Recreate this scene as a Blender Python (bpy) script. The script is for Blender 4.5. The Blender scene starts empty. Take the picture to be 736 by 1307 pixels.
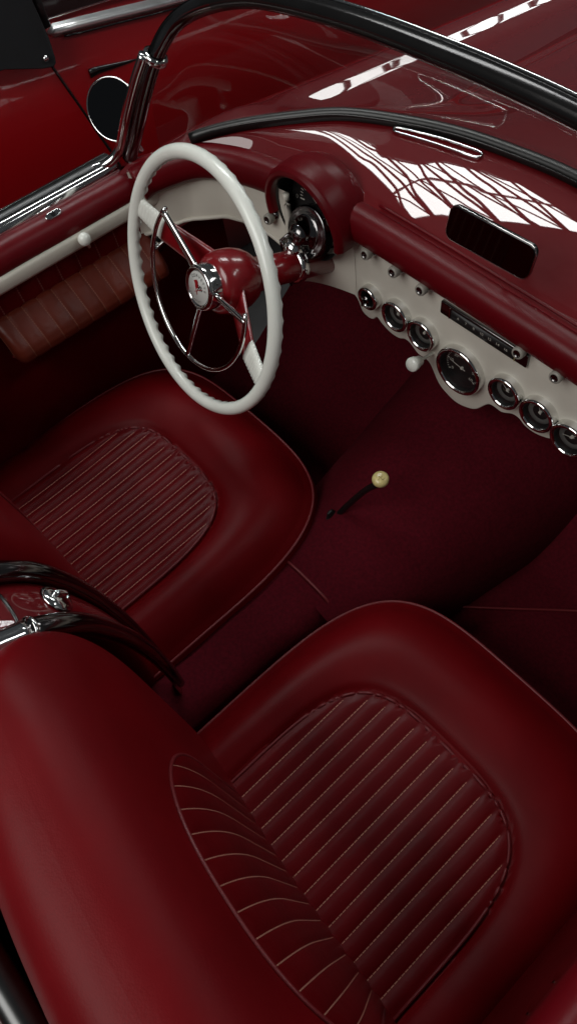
import bpy, bmesh, math, random
from math import sin, cos, pi, radians, sqrt, atan2, hypot, exp
from mathutils import Vector, Matrix
random.seed(7)
SC = bpy.context.scene
COL = SC.collection

# ------------------------------------------------------------------ camera
def cam_axes(yaw, pitch, roll):
    f = Vector((-sin(yaw)*cos(pitch), cos(yaw)*cos(pitch), -sin(pitch)))
    r = Vector((cos(yaw), sin(yaw), 0)); u = r.cross(f)
    c, s = cos(roll), sin(roll)
    return c*r + s*u, -s*r + c*u, f
rx, ux, fx = cam_axes(1.0454, 1.0421, -0.2337)
cd = bpy.data.cameras.new('camera'); cam = bpy.data.objects.new('camera', cd); COL.objects.link(cam)
M = Matrix((( rx.x, ux.x, -fx.x, 0.514), (rx.y, ux.y, -fx.y, 0.085), (rx.z, ux.z, -fx.z, 1.470), (0, 0, 0, 1)))
cam.matrix_world = M
cd.sensor_fit = 'VERTICAL'; cd.sensor_height = 24.0; cd.lens = 24.0*938.73/1307.0
cd.clip_start = 0.02; cd.clip_end = 200
SC.camera = cam

# ------------------------------------------------------------------ light
SC.view_settings.view_transform = 'Standard'; SC.view_settings.look = 'None'
SC.view_settings.exposure = 0.52; SC.view_settings.gamma = 1.0
W = bpy.data.worlds.new('World'); SC.world = W; W.use_nodes = True
bg = W.node_tree.nodes['Background']; bg.inputs[0].default_value = (0.80, 0.86, 0.92, 1); bg.inputs[1].default_value = 0.034
def area(name, loc, target, sx, sy, energy, color=(1, 1, 1)):
    l = bpy.data.lights.new(name, 'AREA'); l.shape = 'RECTANGLE'; l.size = sx; l.size_y = sy; l.energy = energy; l.color = color
    o = bpy.data.objects.new(name, l); COL.objects.link(o); o.location = loc
    o.rotation_euler = (Vector(target)-Vector(loc)).to_track_quat('-Z', 'Y').to_euler()
    return o
area('ceiling_light', (-0.2, -1.7, 3.0), (-0.2, 0.3, 0.3), 2.2, 1.8, 38, (1.0, 0.99, 0.96))
SKY_C = Vector((-2.08, 1.76, 4.05)); SKY_T = Vector((-0.15, 0.88, 0.68)); SKX, SKYL = 0.43, 1.10    # half sizes
sk = area('skylight', SKY_C, SKY_T, 2*SKX, 2*SKYL, 74, (0.97, 1.0, 1.0))
sk.rotation_euler = (0, 0, 0)
SKROT = radians(-26); sk.rotation_euler = (0, 0, SKROT)
SK3_C = Vector((2.3, 2.8, 4.05)); sk3 = area('right_skylight', SK3_C, SK3_C-Vector((0, 0, 1)), 0.8, 2.2, 42, (0.97, 1.0, 1.0)); sk3.rotation_euler = (0, 0, radians(20))
SK2_C = Vector((-1.28, 6.40, 4.05)); sk2 = area('far_skylight', SK2_C, SK2_C-Vector((0, 0, 1)), 0.8, 4.6, 100, (0.97, 1.0, 1.0)); sk2.rotation_euler = (0, 0, 0)

# ------------------------------------------------------------------ materials
def mat(name, col, rough=0.5, metal=0.0, coat=0.0, spec=0.5, noise=None, bump=None, coat_r=0.05, sheen=0.0, coat_ior=1.5):
    """noise = (scale, amount) colour mottling; bump = (scale, strength, distance) or list of them"""
    m = bpy.data.materials.new(name); m.use_nodes = True
    nt = m.node_tree; b = nt.nodes['Principled BSDF']
    b.inputs['Base Color'].default_value = (*col, 1); b.inputs['Roughness'].default_value = rough
    b.inputs['Metallic'].default_value = metal; b.inputs['Coat Weight'].default_value = coat
    b.inputs['Coat Roughness'].default_value = coat_r; b.inputs['Coat IOR'].default_value = coat_ior; b.inputs['Specular IOR Level'].default_value = spec
    b.inputs['Sheen Weight'].default_value = sheen
    tc = nt.nodes.new('ShaderNodeTexCoord')
    if noise:
        n = nt.nodes.new('ShaderNodeTexNoise'); n.inputs['Scale'].default_value = noise[0]; n.inputs['Detail'].default_value = 5
        nt.links.new(tc.outputs['Object'], n.inputs['Vector'])
        r = nt.nodes.new('ShaderNodeValToRGB'); a = noise[1]
        r.color_ramp.elements[0].position = 0.3; r.color_ramp.elements[1].position = 0.7
        r.color_ramp.elements[0].color = (*[c*(1-a) for c in col], 1); r.color_ramp.elements[1].color = (*[min(1, c*(1+a)) for c in col], 1)
        nt.links.new(n.outputs['Fac'], r.inputs['Fac']); nt.links.new(r.outputs['Color'], b.inputs['Base Color'])
        mr = nt.nodes.new('ShaderNodeMapRange'); mr.inputs['To Min'].default_value = max(0, rough*0.85); mr.inputs['To Max'].default_value = min(1, rough*1.15)
        nt.links.new(n.outputs['Fac'], mr.inputs['Value']); nt.links.new(mr.outputs['Result'], b.inputs['Roughness'])
    if bump:
        last = None
        for kind, sc, st, di in bump:
            t = nt.nodes.new('ShaderNodeTexVoronoi' if kind == 'v' else 'ShaderNodeTexNoise'); t.inputs['Scale'].default_value = sc
            if kind != 'v': t.inputs['Detail'].default_value = 3
            nt.links.new(tc.outputs['Object'], t.inputs['Vector'])
            bp = nt.nodes.new('ShaderNodeBump'); bp.inputs['Strength'].default_value = st; bp.inputs['Distance'].default_value = di
            nt.links.new(t.outputs['Distance' if kind == 'v' else 'Fac'], bp.inputs['Height'])
            if last: nt.links.new(last.outputs['Normal'], bp.inputs['Normal'])
            nt.links.new(bp.outputs['Normal'], b.inputs['Normal']); last = bp
    return m
LEATHER = mat('red_leather', (0.134, 0.0014, 0.0036), 0.45, spec=0.14, noise=(8, 0.14), bump=[('v', 560, 0.12, 0.0006), ('n', 24, 0.14, 0.004), ('n', 5, 0.25, 0.012)])
LEATHER_DARK = mat('red_leather_pleats', (0.112, 0.0014, 0.0034), 0.41, spec=0.18, noise=(10, 0.18), bump=[('v', 560, 0.12, 0.0006), ('n', 36, 0.18, 0.004)])
PIPING = mat('red_piping', (0.155, 0.012, 0.015), 0.45)
THREAD = mat('tan_thread', (0.46, 0.25, 0.17), 0.8)
TAN = mat('brown_leather', (0.120, 0.019, 0.010), 0.36, spec=0.28, noise=(14, 0.2), bump=[('v', 500, 0.12, 0.0006), ('n', 60, 0.2, 0.003)])
VINYL = mat('red_vinyl_pad', (0.116, 0.0020, 0.0055), 0.36, spec=0.25, noise=(7, 0.12), bump=[('v', 520, 0.12, 0.0006), ('n', 22, 0.15, 0.004)])
CARPET = mat('burgundy_carpet', (0.084, 0.0042, 0.0095), 0.95, spec=0.1, noise=(160, 0.22), bump=[('n', 900, 0.5, 0.003), ('n', 18, 0.25, 0.01)])
PAINT = mat('red_paint', (0.132, 0.0018, 0.0044), 0.55, spec=0.15, coat_ior=1.65, coat=1.0, coat_r=0.02, bump=[('n', 3.0, 0.035, 0.03)])
PAINT_WAVY = mat('red_cowl_paint', (0.132, 0.0019, 0.0048), 0.55, spec=0.15, coat_ior=1.65, coat=1.0, coat_r=0.02, bump=[('n', 11.0, 0.22, 0.02), ('n', 3.5, 0.05, 0.03)])
FARPAINT = mat('bright_red_paint', (0.360, 0.0035, 0.0070), 0.30, coat=1.0, coat_r=0.04, bump=[('n', 2.0, 0.04, 0.03)])
COLPAINT = mat('red_column_enamel', (0.200, 0.0050, 0.0085), 0.28, coat=0.7, coat_r=0.06)
WHITE = mat('ivory_plastic', (0.88, 0.90, 0.83), 0.24, coat=0.3, noise=(20, 0.04))
DASHW = mat('beige_enamel', (0.68, 0.645, 0.56), 0.42, noise=(9, 0.06), bump=[('n', 240, 0.06, 0.001)])
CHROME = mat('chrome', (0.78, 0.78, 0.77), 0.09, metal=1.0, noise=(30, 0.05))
DCHROME = mat('dark_chrome', (0.20, 0.19, 0.19), 0.14, metal=1.0, noise=(24, 0.1))
BLACKTRIM = mat('black_rubber', (0.010, 0.010, 0.010), 0.34, noise=(40, 0.3))
BLACK = mat('black_enamel', (0.006, 0.006, 0.006), 0.25, coat=0.5)
FABRIC = mat('black_canvas', (0.012, 0.013, 0.015), 0.85, noise=(30, 0.2), bump=[('n', 700, 0.4, 0.002)])
FRAME = mat('black_chrome', (0.045, 0.043, 0.043), 0.16, metal=0.8, noise=(24, 0.1))
SILVER = mat('silvered_dial', (0.16, 0.16, 0.15), 0.30, metal=0.3)
CHROME_DIM = mat('chrome_painted_dim', (0.10, 0.10, 0.10), 0.30, metal=1.0, noise=(24, 0.15))  # same chrome as the bright molding, its duller reflection painted into the colour
SATIN = mat('satin_chrome', (0.50, 0.50, 0.49), 0.24, metal=1.0, noise=(20, 0.05))
DIAL = mat('dial_black', (0.012, 0.011, 0.011), 0.45)
DIALW = mat('dial_print', (0.55, 0.53, 0.47), 0.6)
EMB = mat('emblem_white', (0.60, 0.60, 0.57), 0.35, coat=0.6)
EMBRED = mat('emblem_red', (0.30, 0.01, 0.015), 0.35)
KNOBY = mat('aged_ivory', (0.62, 0.52, 0.22), 0.32, coat=0.4, noise=(60, 0.15))
KNOBMARK = mat('worn_engraving', (0.22, 0.16, 0.05), 0.6)
GREYK = mat('grey_knob', (0.33, 0.31, 0.27), 0.4)
FLOORM = mat('dark_floor', (0.05, 0.05, 0.05), 0.6, noise=(4, 0.3), bump=[('n', 120, 0.2, 0.002)])
STEEL = mat('dark_steel', (0.03, 0.03, 0.03), 0.6)
MIRG = mat('mirror_glass', (0.10, 0.10, 0.105), 0.04, metal=1.0)
def glassmat(name, tint, refl, rough=0.01):
    m = bpy.data.materials.new(name); m.use_nodes = True; nt = m.node_tree
    for n in list(nt.nodes): nt.nodes.remove(n)
    out = nt.nodes.new('ShaderNodeOutputMaterial'); mix = nt.nodes.new('ShaderNodeMixShader')
    tr = nt.nodes.new('ShaderNodeBsdfTransparent'); gl = nt.nodes.new('ShaderNodeBsdfGlossy'); fr = nt.nodes.new('ShaderNodeFresnel')
    tr.inputs[0].default_value = (*tint, 1); gl.inputs['Roughness'].default_value = rough; gl.inputs[0].default_value = (refl, refl, refl, 1)
    fr.inputs[0].default_value = 1.42
    ge = nt.nodes.new('ShaderNodeNewGeometry'); ml = nt.nodes.new('ShaderNodeMapRange')
    ml.inputs['To Min'].default_value = 1.45; ml.inputs['To Max'].default_value = 1/1.45
    nt.links.new(ge.outputs['Backfacing'], ml.inputs['Value']); nt.links.new(ml.outputs['Result'], fr.inputs[0])
    nt.links.new(fr.outputs[0], mix.inputs[0]); nt.links.new(tr.outputs[0], mix.inputs[1]); nt.links.new(gl.outputs[0], mix.inputs[2])
    nt.links.new(mix.outputs[0], out.inputs[0]); return m
GLASS = glassmat('windshield_glass', (0.86, 0.85, 0.83), 1.0)
GLENS = glassmat('gauge_lens', (0.92, 0.92, 0.92), 1.0)

def stitched(name, base, thread, width=0.035, pitch=0.0070, fill=0.62):
    """copy of a leather whose seams at whole numbers of uv.x carry dashed thread (uv.y in metres)"""
    m = base.copy(); m.name = name; nt = m.node_tree; b = nt.nodes['Principled BSDF']; N = nt.nodes.new; L = nt.links.new
    uv = N('ShaderNodeUVMap'); sp = N('ShaderNodeSeparateXYZ'); L(uv.outputs[0], sp.inputs[0])
    def mth(op, a, v=None):
        n = N('ShaderNodeMath'); n.operation = op
        if isinstance(a, (int, float)): n.inputs[0].default_value = a
        else: L(a, n.inputs[0])
        if v is not None:
            if isinstance(v, (int, float)): n.inputs[1].default_value = v
            else: L(v, n.inputs[1])
        return n.outputs[0]
    d = mth('ABSOLUTE', mth('SUBTRACT', mth('FRACT', mth('ADD', sp.outputs[0], 0.5)), 0.5))
    line = mth('LESS_THAN', d, width); dash = mth('LESS_THAN', mth('FRACT', mth('DIVIDE', sp.outputs[1], pitch)), fill)
    on = mth('MULTIPLY', mth('MULTIPLY', line, dash), mth('GREATER_THAN', sp.outputs[1], 0.0))
    mx = N('ShaderNodeMix'); mx.data_type = 'RGBA'
    src = b.inputs['Base Color'].links[0].from_socket
    L(on, mx.inputs['Factor']); L(src, mx.inputs['A']); mx.inputs['B'].default_value = (*thread, 1); L(mx.outputs['Result'], b.inputs['Base Color'])
    return m
PLEATS = stitched('stitched_pleats', LEATHER_DARK, (0.46, 0.22, 0.16), 0.024, 0.0070, 0.80)
TANS = stitched('stitched_armrest', TAN, (0.20, 0.075, 0.05), 0.03, 0.006, 0.75)
DOORS = stitched('stitched_door_panel', LEATHER_DARK, (0.22, 0.07, 0.06), 0.03, 0.006, 0.75)
# ------------------------------------------------------------------ helpers
def V(*a): return Vector(a if len(a) > 1 else a[0])
def empty(name, loc, label, cat):
    o = bpy.data.objects.new(name, None); COL.objects.link(o); o.location = loc; o['label'] = label; o['category'] = cat
    return o
def obj(name, bm, m, parent=None, smooth=True, bevel=0, label=None, kind=None, subsurf=0):
    me = bpy.data.meshes.new(name); bmesh.ops.recalc_face_normals(bm, faces=bm.faces); bm.to_mesh(me); bm.free()
    for x in (m if isinstance(m, (list, tuple)) else [m]): me.materials.append(x)
    if smooth:
        for p in me.polygons: p.use_smooth = True
    o = bpy.data.objects.new(name, me); COL.objects.link(o)
    if parent is not None:
        o.parent = parent
        if 'category' in parent.keys(): o.matrix_parent_inverse = Matrix.Translation(-parent.location)
    if bevel:
        b = o.modifiers.new('bevel', 'BEVEL'); b.width = bevel; b.segments = 3; b.limit_method = 'ANGLE'; b.angle_limit = radians(40)
    if subsurf:
        s = o.modifiers.new('sub', 'SUBSURF'); s.levels = s.render_levels = subsurf
    if label: o['label'] = label
    if kind: o['kind'] = kind
    return o
def grid(bm, f, nu, nv, cu=False, cv=False, mi=0):
    vs = [[bm.verts.new(f(i/(nu if cu else nu-1), j/(nv if cv else nv-1))) for j in range(nv)] for i in range(nu)]
    for i in range(nu if cu else nu-1):
        for j in range(nv if cv else nv-1):
            q = [vs[i][j], vs[(i+1) % nu][j], vs[(i+1) % nu][(j+1) % nv], vs[i][(j+1) % nv]]
            try:
                fc = bm.faces.new(q); fc.material_index = mi
            except ValueError: pass
    return vs
def set_uv(bm, vs, f):
    nu, nv = len(vs), len(vs[0]); uvl = bm.loops.layers.uv.new('UVMap')
    for i in range(nu):
        for j in range(nv):
            for l in vs[i][j].link_loops: l[uvl].uv = f(i/(nu-1), j/(nv-1))
def catmull(pts, n=8, closed=False):
    P = [Vector(p) for p in pts]; out = []; N = len(P)
    for i in range(N if closed else N-1):
        if closed: a, b, c, d = P[(i-1) % N], P[i], P[(i+1) % N], P[(i+2) % N]
        else: b, c = P[i], P[i+1]; a = P[i-1] if i else b*2-c; d = P[i+2] if i+2 < N else c*2-b
        for k in range(n):
            t = k/n; out.append(0.5*((2*b)+(c-a)*t+(2*a-5*b+4*c-d)*t*t+(3*b-a-3*c+d)*t**3))
    if not closed: out.append(P[-1])
    return out
def sweep(bm, pts, prof, closed=False, up=(0, 0, 1), scale=None, cap=True, mi=0, pclosed=True):
    """prof = list of (side, up) offsets around the path"""
    up = Vector(up); N = len(pts); rings = []
    for i, p in enumerate(pts):
        a = pts[i-1] if (i or closed) else p; b = pts[(i+1) % N] if (i < N-1 or closed) else p
        t = (b-a).normalized(); s = t.cross(up)
        if s.length < 1e-4: s = t.cross(Vector((0, 1, 0.1)))
        s.normalize(); u = s.cross(t)
        k = scale(i/(N-1)) if scale else 1
        rings.append([bm.verts.new(p+s*x*k+u*y*k) for x, y in prof])
    m = len(prof)
    for i in range(N if closed else N-1):
        A, B = rings[i], rings[(i+1) % N]
        for j in range(m if pclosed else m-1):
            f = bm.faces.new((A[j], A[(j+1) % m], B[(j+1) % m], B[j])); f.material_index = mi
    if cap and not closed and pclosed:
        for r in (rings[0], rings[-1]):
            f = bm.faces.new(r); f.material_index = mi
def circ(r, n=12, ry=None): return [(r*cos(2*pi*k/n), (ry or r)*sin(2*pi*k/n)) for k in range(n)]
def tube(bm, pts, r, n=10, closed=False, up=(0, 0, 1), scale=None, mi=0): sweep(bm, pts, circ(r, n), closed, up, scale, mi=mi)
def frame(o, n, up=(0, 0, 1)):
    n = Vector(n).normalized(); x = Vector(up).cross(n)
    if x.length < 1e-4: x = Vector((1, 0, 0))
    x.normalize(); y = n.cross(x); o = Vector(o)
    return lambda a, b, c=0: o+x*a+y*b+n*c
def lathe(bm, F, prof, n=40, mi=0):
    """prof = list of (radius, height) along the axis of frame F"""
    rings = []
    for r, h in prof:
        if r < 1e-6: rings.append([bm.verts.new(F(0, 0, h))])
        else: rings.append([bm.verts.new(F(r*cos(2*pi*k/n), r*sin(2*pi*k/n), h)) for k in range(n)])
    for A, B in zip(rings, rings[1:]):
        for k in range(n):
            if len(A) == 1 and len(B) == 1: continue
            if len(A) == 1: q = (A[0], B[(k+1) % n], B[k])
            elif len(B) == 1: q = (A[k], A[(k+1) % n], B[0])
            else: q = (A[k], A[(k+1) % n], B[(k+1) % n], B[k])
            f = bm.faces.new(q); f.material_index = mi
def box(bm, F, x0, x1, y0, y1, z0, z1, mi=0):
    v = [bm.verts.new(F(x, y, z)) for z in (z0, z1) for y in (y0, y1) for x in (x0, x1)]
    for q in ((0, 1, 3, 2), (4, 6, 7, 5), (0, 4, 5, 1), (2, 3, 7, 6), (0, 2, 6, 4), (1, 5, 7, 3)):
        f = bm.faces.new([v[k] for k in q]); f.material_index = mi
def prism(bm, F, outline, z0, z1, mi=0):
    a = [bm.verts.new(F(x, y, z0)) for x, y in outline]; b = [bm.verts.new(F(x, y, z1)) for x, y in outline]; n = len(a)
    for f in (bm.faces.new(a), bm.faces.new(b)): f.material_index = mi
    for k in range(n):
        f = bm.faces.new((a[k], a[(k+1) % n], b[(k+1) % n], b[k])); f.material_index = mi
def rrect(w, h, r, n=6):
    out = []
    for cx, cy, a0 in ((w-r, h-r, 0), (-w+r, h-r, 90), (-w+r, -h+r, 180), (w-r, -h+r, 270)):
        for k in range(n+1):
            a = radians(a0+90*k/n); out.append((cx+r*cos(a), cy+r*sin(a)))
    return out
def text_into(bm, s, size, fn, mi=0):
    """flat letters of the built-in font, every vertex mapped through fn(x, y)"""
    cu = bpy.data.curves.new('lettering', 'FONT'); cu.body = s; cu.size = size; cu.align_x = 'CENTER'; cu.align_y = 'CENTER'; cu.resolution_u = 3
    o = bpy.data.objects.new('lettering', cu); COL.objects.link(o)
    dg = bpy.context.evaluated_depsgraph_get(); me = o.evaluated_get(dg).to_mesh()
    vs = [bm.verts.new(fn(v.co.x, v.co.y)) for v in me.vertices]
    for p in me.polygons:
        try:
            f = bm.faces.new([vs[k] for k in p.vertices]); f.material_index = mi
        except ValueError: pass
    o.evaluated_get(dg).to_mesh_clear(); bpy.data.objects.remove(o); bpy.data.curves.remove(cu)
def sm(t): t = max(0, min(1, t)); return t*t*(3-2*t)
def lerp(a, b, t): return a+(b-a)*t
def interp(x, xs, ys):
    if x <= xs[0]: return ys[0]
    for i in range(len(xs)-1):
        if x <= xs[i+1]: return lerp(ys[i], ys[i+1], (x-xs[i])/(xs[i+1]-xs[i]))
    return ys[-1]

# ------------------------------------------------------------------ setting
bm = bmesh.new(); grid(bm, lambda u, v: V(-12+24*u, -12+24*v, -0.42), 24, 24)
obj('showroom_floor', bm, FLOORM, kind='structure')
# glazing bars of the skylight that the paintwork mirrors
def bar(bm, FS, x0, y0, x1, y1, w):
    a = atan2(y1-y0, x1-x0); n = (-sin(a)*w, cos(a)*w)
    prism(bm, FS, [(x0+n[0], y0+n[1]), (x1+n[0], y1+n[1]), (x1-n[0], y1-n[1]), (x0-n[0], y0-n[1])], -0.01, 0.02)
def skylight_frame(c, rot, X_, Y_, n, label):
    FS = frame(c+V(0, 0, -.05), (0, 0, -1), (-sin(rot), cos(rot), 0)); bm = bmesh.new()
    for k in range(n+1): bar(bm, FS, -X_, -Y_+2*Y_*k/n, X_, -Y_+2*Y_*k/n, .030 if k % 2 else .020)
    for k in range(3): bar(bm, FS, -X_+X_*k, -Y_, -X_+X_*k, Y_, .014)
    for k in range(n):
        y0, y1 = -Y_+2*Y_*k/n, -Y_+2*Y_*(k+1)/n
        bar(bm, FS, -X_, y0, X_, y0+(y1-y0)*.8, .026)
        if k % 2: bar(bm, FS, X_, y0+(y1-y0)*.1, -X_, y0+(y1-y0)*1.2, .020)
        else: bar(bm, FS, 0, y0, -X_, y1, .014)
    o = obj('skylight_frame', bm, STEEL, smooth=False); o['label'] = label; o['category'] = 'skylight frame'
skylight_frame(SKY_C, SKROT, SKX+.02, SKYL+.02, 6, 'dark steel glazing bars mirrored in the cowl paint behind the windshield')
skylight_frame(SK3_C, radians(20), .42, 1.12, 5, 'dark steel glazing bars mirrored in the chrome spear of the far car')
skylight_frame(SK2_C, 0, .42, 2.32, 4, 'dark steel glazing bars mirrored along the crest of the far fender')

# ------------------------------------------------------------------ near car
CAR = empty('convertible_car', (0, 0.3, -0.42), 'open red vintage convertible in the foreground with ivory steering wheel', 'car')

# --- bodywork -----------------------------------------------------
def gasket_y(x): # windshield foot, seen in plan
    return interp(abs(x), [0, .1, .2, .3, .4, .5, .56, .60, .64, .67, .70], [.995, .988, .972, .945, .903, .838, .782, .735, .680, .640, .600])
def gasket_z(x): return interp(abs(x), [0, .2, .4, .55, .62, .68], [.702, .700, .690, .668, .654, .640])
def body_z(x, y):
    ax = abs(x); gy = gasket_y(x)
    zg = gasket_z(min(ax, .68))
    if y <= gy:                                     # cowl between pad and windshield
        y0 = rear_y(x); t = (y-y0)/max(1e-4, gy-y0); t = max(0, min(1, t))
        z = zg-0.050*(1-t)**1.7*interp(ax, [0, .4, .68], [1, 1, .25])
        return z
    dy = y-gy                                       # hood and fenders ahead of it
    z = zg-0.035*dy-0.055*dy*dy
    zc = .70-0.080*(y-1)-0.045*(y-1)**2
    crest = .660-.172*(y-.80)+.012*(y-.8)**2
    z = min(z, zc+.0)
    w = sm(min(1, ax/.58))
    zz = lerp(zc, crest-.024, w**1.1)
    z = lerp(z, zz, sm(dy/.22))
    z += .026*exp(-((ax-.605)/.045)**2)*sm(dy/.12)+.010*exp(-((ax-.33)/.028)**2)*sm((dy-.12)/.2)
    if ax > .64: z -= .34*((ax-.64)/.16)**2.0*.5
    return z
def rear_y(x): return interp(abs(x), [0, .40, .48, .55, .60, .64, .68], [.800, .795, .780, .755, .715, .660, .585])
bm = bmesh.new()
def fcowl(u, v):
    x = lerp(-.68, .68, u); y = lerp(rear_y(x), gasket_y(x)+.012, v)
    return V(x, y, body_z(x, min(y, gasket_y(x))))
grid(bm, fcowl, 110, 40)
obj('cowl', bm, PAINT_WAVY, CAR)
bm = bmesh.new()
def fhood(u, v):
    x = lerp(-.83, .83, u); y0 = gasket_y(min(.70, abs(x)))-.0 if abs(x) < .68 else .600
    y = lerp(y0, 2.7, v**1.3)
    return V(x, y, body_z(x, y+1e-5))
grid(bm, fhood, 140, 90)
hood = obj('hood', bm, PAINT_WAVY, CAR)
# chrome demister strip on the cowl
def onbody(x, y, h=0): return V(x, y, body_z(x, y)+h)
bm = bmesh.new()
loop = catmull([onbody(*p, .004) for p in ((-.300, .934), (-.262, .944), (-.222, .953), (-.180, .960), (-.146, .964), (-.140, .957), (-.148, .951), (-.182, .945), (-.222, .939), (-.262, .932), (-.296, .926))], 6, True)
tube(bm, loop, .0024, 8, True)
obj('demister_vent', bm, CHROME, CAR)

# --- windshield ----------------------------------------------------
def mir(l): return l+[(-x, y, z) for x, y, z in reversed(l) if abs(x) > 1e-6]
base = [(-.690, .618, .634), (-.675, .648, .640), (-.640, .688, .650)]+[(-x, gasket_y(x)+.004, gasket_z(x)+.008) for x in (.60, .55, .48, .40, .30, .20, .10, 0)]
base = catmull(mir(base), 6)
head_l = [(-.690, .626, .640), (-.672, .640, .680), (-.640, .668, .760), (-.612, .698, .825), (-.586, .728, .865), (-.535, .752, .895), (-.460, .772, .920), (-.380, .785, .932), (-.240, .797, .941), (-.10, .803, .944), (0, .804, .945)]
head = catmull(mir(head_l), 8)
nb = 120
def resample(pts, n):
    acc = [0]
    for a, b in zip(pts, pts[1:]): acc.append(acc[-1]+(b-a).length)
    out = []; j = 0
    for k in range(n):
        s = acc[-1]*k/(n-1)
        while j < len(pts)-2 and acc[j+1] < s: j += 1
        d = acc[j+1]-acc[j]; out.append(pts[j].lerp(pts[j+1], (s-acc[j])/d if d else 0))
    return out
B_, H_ = resample(base[10:-10], nb), resample(head[22:-22], nb)
bm = bmesh.new()
def fgl(u, v):
    k = round(u*(nb-1)); a, b = B_[k], H_[k]; p = a.lerp(b, v)
    out = V(p.x, p.y-.45, 0).normalized()
    return p+out*.035*sin(pi*v)*1.0
grid(bm, fgl, nb, 24)
ws = obj('windshield', bm, GLASS, CAR)

bm = bmesh.new(); sweep(bm, base[16:-16], [(-.011, -.006), (.0115, -.006), (.009, .007), (.002, .0115), (-.007, .007)])
obj('gasket', bm, BLACKTRIM, ws)
bm = bmesh.new(); tube(bm, [p+V(0, -.013, .004) for p in base[20:-20]], .0012, 6)
obj('gasket_bead', bm, FRAME, ws)
bm = bmesh.new()
sweep(bm, head, [(x*.88, y*.88) for x, y in ((.017, 0), (.014, .010), (.004, .015), (-.008, .014), (-.017, .006), (-.017, -.006), (-.008, -.013), (.006, -.014), (.014, -.010))], up=(0, -.35, 1))
for f in bm.faces:
    if f.calc_center_median().z < .905: f.material_index = 1
obj('windshield_frame', bm, [FRAME, DCHROME], ws)
bm = bmesh.new()
hp = [p for p in head if p.z > .84]
tube(bm, [p+V(0, .009, .0132) for p in hp], .0024, 6)
obj('frame_bead', bm, CHROME, ws)
bm = bmesh.new(); tube(bm, [p+V(0, -.0085, -.0100) for p in hp], .0014, 6); obj('frame_lip', bm, DCHROME, ws)
for s in (-1, 1):
    bm = bmesh.new()
    pts = [V(s*x, y, z) for x, y, z in ((-.726, .535, .640), (-.719, .572, .640), (-.704, .606, .644), (-.690, .632, .668), (-.664, .652, .730), (-.638, .676, .790), (-.620, .694, .828))]
    tube(bm, catmull([p+V(0, -.016, .0) for p in pts], 6), .0095, 10); obj('post_molding', bm, CHROME, ws)
    a = V(s*-.615, .694, .818); F = frame(a, (s*.028, .03, .065))
    bm = bmesh.new(); lathe(bm, F, [(.017, -.006), (.021, -.005), (.021, .005), (.017, .006)], 20); obj('post_collar', bm, CHROME, ws)
    bm = bmesh.new(); lathe(bm, frame(a+V(s*-.014, -.012, .0), (s*.02, -.5, .8)), [(0, .010), (.006, .009), (.009, .002), (.009, -.02), (0, -.022)], 14); obj('post_bolt', bm, CHROME, ws)

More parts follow.
